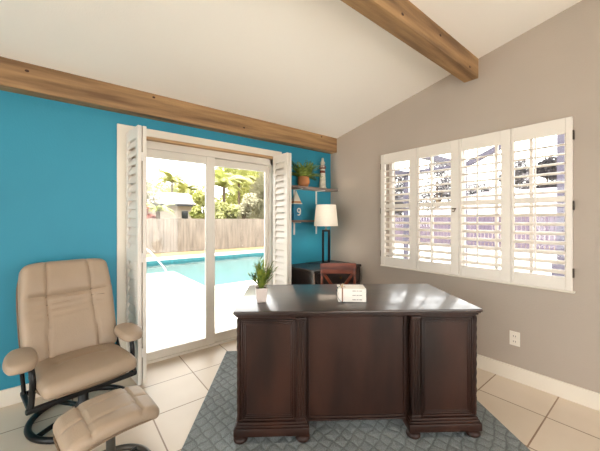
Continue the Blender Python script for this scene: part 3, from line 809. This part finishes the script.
t = thing('lighthouse_figurine', 'weathered white lighthouse figurine with dark red bands on the upper shelf', 'ornament', (2.665, 2.86, SZU+.0005))
MB().lathe([(.040, 0), (.041, .018), (.036, .022), (.034, .06), (.0325, .09)], seg=20).build('tower_base', M_lhw, t, True)
MB().lathe([(.0335, .055), (.0335, .058), (.031, .108), (.029, .11)], seg=20).build('red_band', M_lhr, t, True)
MB().lathe([(.0325, .09), (.026, .24), (.025, .26)], seg=20).build('tower', M_lhw, t, True)
MB().lathe([(.0285, .20), (.0285, .202), (.0270, .232), (.0268, .233)], seg=20).build('red_band', M_lhr, t, True)
m_ = MB().lathe([(.025, .255), (.036, .262), (.036, .270), (.022, .272)], seg=20)
m_.tube([(.034*math.cos(2*PI*k/20), .034*math.sin(2*PI*k/20), .292) for k in range(20)], .0022, 6, True)
for k in range(8): m_.tube([(.034*math.cos(PI*k/4), .034*math.sin(PI*k/4), .268), (.034*math.cos(PI*k/4), .034*math.sin(PI*k/4), .292)], .0018, 5)
m_.build('gallery', M_lhr, t, True)
MB().lathe([(.021, .27), (.021, .33), (.019, .332)], seg=12).build('lantern_room', M_lhw, t)
MB().lathe([(.028, .33), (.027, .336), (.014, .362), (.012, .372), (.014, .382), (.010, .395), (.003, .402)], seg=16).build('dome', M_lhw, t, True)

t.scale = (1.25, 1.25, 1.02)

t = thing('wooden_hut', 'blue wooden block with white peaked top and numeral 9 on the lower shelf', 'ornament', (2.232, 2.872, SZL+.0005), VIEW_YAW+.42)
hb = .052
MB().box(-hb, hb, -hb, hb, 0, .195, .002).build('hut_body', M_hutb, t)
MB().box(-hb-.006, hb+.006, -hb-.006, hb+.006, .195, .208, .002).build('hut_eave', M_hutw, t)
MB().add([(-.05, -.05, .208), (.05, -.05, .208), (.05, .05, .208), (-.05, .05, .208), (-.045, -.045, .228), (.045, -.045, .228), (.045, .045, .228), (-.045, .045, .228)],
         [(3, 2, 1, 0), (4, 5, 6, 7), (0, 1, 5, 4), (1, 2, 6, 5), (2, 3, 7, 6), (3, 0, 4, 7)]).build('hut_band', M_hutr, t)
MB().add([(-.045, -.045, .228), (.045, -.045, .228), (.045, .045, .228), (-.045, .045, .228), (0, 0, .368)], [(3, 2, 1, 0), (0, 1, 4), (1, 2, 4), (2, 3, 4), (3, 0, 4)]).build('hut_roof', M_hutw, t)
m_ = MB()                                            # numeral 9
ring = [(.016+.019*math.cos(a), 0, .118+.024*math.sin(a)) for a in [2*PI*k/24 for k in range(24)]]
m_.tube(ring, .0065, 8, True)
m_.tube(spline([(.035, 0, .118), (.034, 0, .088), (.026, 0, .068), (.012, 0, .060), (0, 0, .066)], 5), .0065, 8)
m_.v = [(x, -hb-.001+y*.15, z) for x, y, z in m_.v]
m_.build('numeral', M_hutw, t, True)

# ------------------------------------------------------------------ outlet
t = thing('wall_outlet', 'cream electrical outlet plate low on the grey wall right of the desk', 'outlet', (XW, .80, .345))
MB().box(-.006, 0, -.036, .036, -.058, .058, .003).build('cover_plate', M_plate, t)
for z in (-.022, .022):
    s_ = MB().box(-.0085, -.005, -.017, .017, z-.016, z+.016, .002).build('socket', M_plate, t)
    MB().box(-.0092, -.0083, -.009, -.006, z-.007, z+.005).box(-.0092, -.0083, .006, .009, z-.007, z+.005).build('slot', M_slot, s_)

# ================================================================== outdoors
G = -.10
PX0, PX1, PY0, PY1 = -3.5, 11.5, 6.05, 11.4
mb = MB()
mb.box(-9, 15.9, YW+WT, PY0, G-.12, G).box(-9, XL-.1, -8, YW+WT, G-.12, G).box(XL-.1, XW+WT, -8, YB-.1, G-.12, G).box(XW+WT, 15.9, -8, YW+WT, G-.12, G).box(-9, PX0, PY0, PY1, G-.12, G).box(PX1, 15.9, PY0, PY1, G-.12, G).box(-9, 15.9, PY1, 12.15, G-.12, G)
struct('patio_deck', mb, M_deck)
struct('lawn', MB().box(-30, 60, 12.15, 60, G-.12, G-.01).box(15.9, 60, -40, 12.15, G-.12, G-.01), M_grass)
pool = thing('swimming_pool', 'rectangular turquoise swimming pool beyond the glass door', 'pool', (0, 0, G))
pool['kind'] = 'structure'
mb = MB().box(PX0-.02, PX1, PY0, PY1, -1.5, -1.4).box(PX0-.02, PX0, PY0, PY1, -1.4, -.03).box(PX1-.02, PX1, PY0, PY1, -1.4, -.03).box(PX0, PX1, PY0-.0, PY0+.02, -1.4, -.03).box(PX0, PX1, PY1-.02, PY1, -1.4, -.03)
mb.build('pool_shell', M_plas, pool)
MB().box(PX0, PX1, PY1-.03, PY1-.02, -.26, -.03).box(PX0, PX1, PY0+.02, PY0+.03, -.26, -.03).build('tile_band', M_tile, pool)
MB().box(PX0, PX1, PY1-.03, PY1+.30, -.035, .02, .01).box(PX0, PX1, PY0-.30, PY0+.03, -.035, .02, .01).build('coping', M_cop, pool)
m_ = MB()
for k in range(4): m_.box(PX0+.02, 2.6, PY0+.03, 10.0-.2*k, -1.4+.32*k, -1.4+.32*(k+1) if k < 3 else -.128)
m_.build('pool_steps', M_step, pool)
MB().add([(PX0, PY0+.02, -.12), (PX1, PY0+.02, -.12), (PX1, PY1-.02, -.12), (PX0, PY1-.02, -.12)], [(0, 1, 2, 3)]).build('pool_water', M_water, pool)
# handrail at the steps
hp = [(-.9, 6.05)]
def cam_pt(px, py, t): return (*place((px-300)/296.17*t, t), CAM_H-(py-219.9)/296.17*t)
A = cam_pt(140, 247, 5.85); Bp = cam_pt(165.5, 270, 6.3); Cp = cam_pt(167, 279, 6.35); Dp = cam_pt(149, 291, 5.95); Ep = cam_pt(140, 296, 5.85)
tt = MB().tube(spline([(A[0], A[1], G), (A[0], A[1], .2), (A[0], A[1], A[2]-.08), A, cam_pt(148, 250, 5.98), cam_pt(158, 260.5, 6.15), Bp, Cp, cam_pt(163.5, 283.5, 6.25), Dp, (Ep[0], Ep[1], Ep[2])], 6), .017, 10)
o = tt.build('pool_handrail', M_steel, None, True)
tag(o, 'white tubular handrail bending down to the steps at the near pool edge', 'handrail')

# fences
def fence(name_label, p0, p1, h, m, gap, bw, rails, group=None):
    d = Vector((p1[0]-p0[0], p1[1]-p0[1], 0)); L = d.length
    t = thing('wooden_fence', name_label, 'fence', (p0[0], p0[1], G-.01), math.atan2(d.y, d.x), group)
    m_ = MB(); x = 0; rnd = random.Random(5)
    while x < L-bw:
        m_.box(x, x+bw-gap, rnd.uniform(-.004, .004), .02, .02, h+rnd.uniform(-.012, .012)); x += bw
    m_.build('boards', m, t)
    for z in rails:
        MB().box(0, L, .02, .06, z-.05, z+.05).build('rail', m, t)
    return t
fence('weathered beige board fence across the back of the yard behind the pool', (-14, 13.6), (15.6, 13.6), 1.49, M_fence, .006, .14, (.3, 1.2))
f2 = fence('violet-grey picket fence in the side yard seen through the louvered window', (15.6, 13.5), (15.6, -6), 1.66, M_fence2, .018, .16, (.4, 1.35))
MB().box(0, 19.5, -.06, -.02, .02, .22).build('kick_board', M_rail, f2)

# patio frame in the side yard
t = thing('patio_frame', 'violet-grey open patio frame with posts and sloping rafters outside the louvered window', 'patio frame', (9.2, 0, G))
for y, h in ((5.68, 3.0), (3.79, 3.0), (1.62, 3.95)):
    p = MB().box(-.065, .065, y-.065, y+.065, 0, h, .006).build('post', M_post, t)
MB().box(-.14, .14, 1.62-.15, 1.62+.15, 0, .42, .01).build('post_plinth', M_post, t)
def bar(m_, a, b, r):
    d = Vector(b)-Vector(a); m_.box(-r, r, -r, r, 0, d.length, 0, T(a) @ d.to_track_quat('Z', 'Y').to_matrix().to_4x4())
m_ = MB(); bar(m_, (0, 5.9, 3.0), (0, 3.79, 3.0), .07); m_.build('header_beam', M_post, t)
m_ = MB(); bar(m_, (0, 3.79, 3.0), (0, 1.5, 3.98), .07); m_.build('rafter', M_post, t)
m_ = MB(); bar(m_, (0, 3.79, 3.0), (-4.0, 3.79, 3.0), .07); m_.build('cross_beam', M_post, t)
m_ = MB(); bar(m_, (0, 5.68, 3.0), (-4.0, 5.68, 3.0), .07); m_.build('cross_beam', M_post, t)
for y in (3.79, 5.68): MB().box(-4.065, -3.935, y-.065, y+.065, 0, 3.0, .006).build('post', M_post, t)
MB().lathe([(.16, 0), (.2, .25), (.22, .40), (.2, .4)], (1.3, 1.9, 0), 20)

# neighbouring houses
t = thing('house', 'pale stucco house with pale grey roof behind the back fence', 'house', (0, 20, G))
MB().box(-8, 6.9, 0, 7, 0, 2.34).build('wall', M_hwall, t)
def hip(x0, x1, y0, y1, z0, z1, ins):
    ym = (y0+y1)/2
    return MB().add([(x0, y0, z0), (x1, y0, z0), (x1, y1, z0), (x0, y1, z0), (x0+ins, ym, z1), (x1-ins, ym, z1)],
                    [(3, 2, 1, 0), (0, 1, 5, 4), (1, 2, 5), (2, 3, 4, 5), (3, 0, 4)])
hip(-8.6, 7.4, -.6, 7.6, 2.42, 3.48, -.2).build('roof', M_hroof, t)
MB().box(-8.6, 7.4, -.62, -.58, 2.30, 2.44).box(7.38, 7.42, -.6, 7.6, 2.30, 2.44).build('fascia', M_fascia, t)
w_ = MB().box(6.05, 6.45, -.03, .01, 1.35, 2.0).build('window', M_hwin, t)
t = thing('house', 'low pale house with light roof beyond the picket fence in the side yard', 'house', (21, -6, G))
MB().box(0, 7, 0, 17, 0, 1.8).build('wall', M_hwall, t)
MB().add([(-.6, -.6, 1.75), (7.6, -.6, 1.75), (7.6, 17.6, 1.75), (-.6, 17.6, 1.75), (3.5, 2, 3.5), (3.5, 15, 3.5)], [(3, 2, 1, 0), (0, 1, 4), (1, 2, 5, 4), (2, 3, 5), (3, 0, 4, 5)]).build('roof', M_hroof2, t)
for y in (4, 9, 13): MB().box(-.03, .01, y, y+1.2, .8, 1.6).build('window', M_hwin, t)

# trees
def crown_mb(clumps, n, size, rnd):
    m_ = MB()
    tot = sum(c[3]**2 for c in clumps)
    for (x, y, z, r, sq) in clumps:
        for _ in range(int(n*r*r/tot)):
            v = Vector((rnd.gauss(0, 1), rnd.gauss(0, 1), rnd.gauss(0, 1))).normalized()*r*rnd.uniform(.55, 1.05)
            c = Vector((x+v.x, y+v.y, z+v.z*sq)); s_ = size*rnd.uniform(.6, 1.3)
            a = Vector((rnd.gauss(0, 1), rnd.gauss(0, 1), rnd.gauss(0, .7))).normalized(); b = a.orthogonal().normalized()
            m_.add([tuple(c-a*s_), tuple(c+b*s_*.45), tuple(c+a*s_), tuple(c-b*s_*.45)], [(0, 1, 2, 3)])
    return m_
def tree(label, x, y, h, w, m, seed, n=2600, size=.16, base=.25, name='leafy_tree', z0=G-.02, group='trees and bushes beyond the fences'):
    rnd = random.Random(seed)
    t = thing(name, label, 'tree', (x, y, z0), rnd.uniform(0, 6), group)
    cl = []
    for k in range(9):
        a = rnd.uniform(0, 2*PI); rr_ = rnd.uniform(.1, .62)*w; z = h*(base+(1-base)*rnd.uniform(.12, .88))
        cl.append((rr_*math.cos(a), rr_*math.sin(a), z, w*rnd.uniform(.3, .5), .85))
    crown_mb(cl, n, size, rnd).build('crown', m, t)
    m_ = MB().tube([(0, 0, 0), (.05, .03, h*.35), (0, 0, h*.8)], [.05*w+.04, .04*w+.03, .015*w+.01], 8)
    for c in cl[:5]: m_.tube([(.03, .02, h*.35), (c[0]*.5, c[1]*.5, (h*.35+c[2])/2), c[:3]], [.03*w, .02*w, .01*w], 6)
    m_.build('trunk', M_bark, t, True)
    return t
def palm(label, x, y, h, L, m, seed, nf=16, lean=(0, 0), group='trees and bushes beyond the fences'):
    rnd = random.Random(seed); t = thing('palm_tree', label, 'tree', (x, y, G-.02), 0, group)
    MB().tube(spline([(0, 0, 0), (lean[0]*.3, lean[1]*.3, h*.5), (lean[0], lean[1], h)], 6), .10, 10).build('trunk', M_bark, t, True)
    m_ = MB()
    for k in range(nf):
        az = 2*PI*k/nf+rnd.uniform(-.2, .2); ang = rnd.uniform(.2, 1.1); p = Vector((lean[0], lean[1], h)); n = 12
        d0 = Vector((math.cos(az), math.sin(az), 0)); sd = Vector((-math.sin(az), math.cos(az), 0)); LL = L*rnd.uniform(.8, 1.15)
        for q in range(n):
            dv = d0*math.sin(ang)+Vector((0, 0, 1))*math.cos(ang); s_ = (q+.5)/n; ll = LL*.30*math.sin(PI*(.15+.8*s_)); e = p+dv*LL/n
            for sg in (-1, 1):
                for off in (0, .5):
                    b_ = p+(e-p)*off; wv = dv*.055*L
                    tp = b_+sd*sg*ll*.75+dv*ll*.5+Vector((0, 0, -ll*.45))
                    m_.add([tuple(b_), tuple(b_+wv), tuple(tp)], [(0, 1, 2)])
            p = e; ang += rnd.uniform(.9, 1.3)*1.7/n
    m_.build('fronds', m, t)
    return t
def dirpt(px, t): return place((px-300)/296.17*t, t)
tree('sparse pale branchy tree at the upper left of the left door pane', *dirpt(144, 15.6), 4.3, 1.1, M_tC, 1, 500, .12, .5)
palm('palm tree with arching fronds above the roof of the house behind the fence', *dirpt(172, 31), 5.4, 2.6, M_tB, 2, 15)
palm('palm tree leaning left above the roof beside the taller arching palm', *dirpt(187, 37), 5.0, 2.5, M_tA, 3, 15)
tree('rounded olive bush rising behind the left half of the house roof', *dirpt(153, 38), 6.2, 3.0, M_tA, 4, 2600, .24, .2)
tree('wide green bush behind the middle of the house roof', *dirpt(178, 43), 6.0, 3.4, M_tB, 5, 2600, .26, .2)
tree('bright green tree at the right end of the house roof', *dirpt(203, 17.5), 3.6, .85, M_tB, 6, 1800, .12, .2)
palm('pale lime palm behind the fence in front of the house wall', *dirpt(158, 14.6), 1.85, .95, M_tB, 7, 14)
tree('small reddish bush peeking over the fence at the far left', *dirpt(148.5, 13.6), 2.15, .35, M_tR, 8, 500, .08, .3, 'flowering_bush')
palm('tall palm at the left of the right door pane, behind the fence', *dirpt(224, 20), 3.7, 2.0, M_tB, 9, 18)
palm('palm with drooping fronds in the middle of the right door pane', *dirpt(239, 25), 4.6, 2.2, M_tA, 10, 18)
tree('large olive tree filling the top of the right door pane', *dirpt(247, 36), 10.4, 5.6, M_tB, 11, 9000, .26, .15)
tree('big pale grey-green tree at the right of the right door pane', *dirpt(264, 20), 5.3, 2.1, M_tC, 12, 5200, .15, .05)
tree('low olive shrub along the fence below the tall palm', *dirpt(220, 15.4), 2.5, 1.2, M_tA, 13, 1800, .12, .05)
tree('grey-green tree along the fence between two palms', *dirpt(243, 18.2), 3.2, 1.3, M_tC, 14, 2200, .12, .05)
tree('spreading grey tree behind the leftmost shutter panel', *dirpt(392, 27), 5.6, 2.6, M_tD, 21, 3600, .20, .12)
tree('dense grey tree behind the second shutter panel from the left', *dirpt(437, 41), 9.6, 4.2, M_tD, 22, 4200, .22, .1)
tree('low grey-violet tree behind the third shutter panel from the left', *dirpt(484, 31), 6.6, 2.6, M_tD, 23, 4200, .22, .1)
tree('tall feathery tree at the left of the rightmost shutter panel', *dirpt(520, 43), 10.2, 3.6, M_tD, 24, 4200, .22, .12)
tree('wide grey tree behind the middle of the rightmost shutter panel', *dirpt(547, 26), 6.9, 2.6, M_tD, 25, 5000, .20, .1)
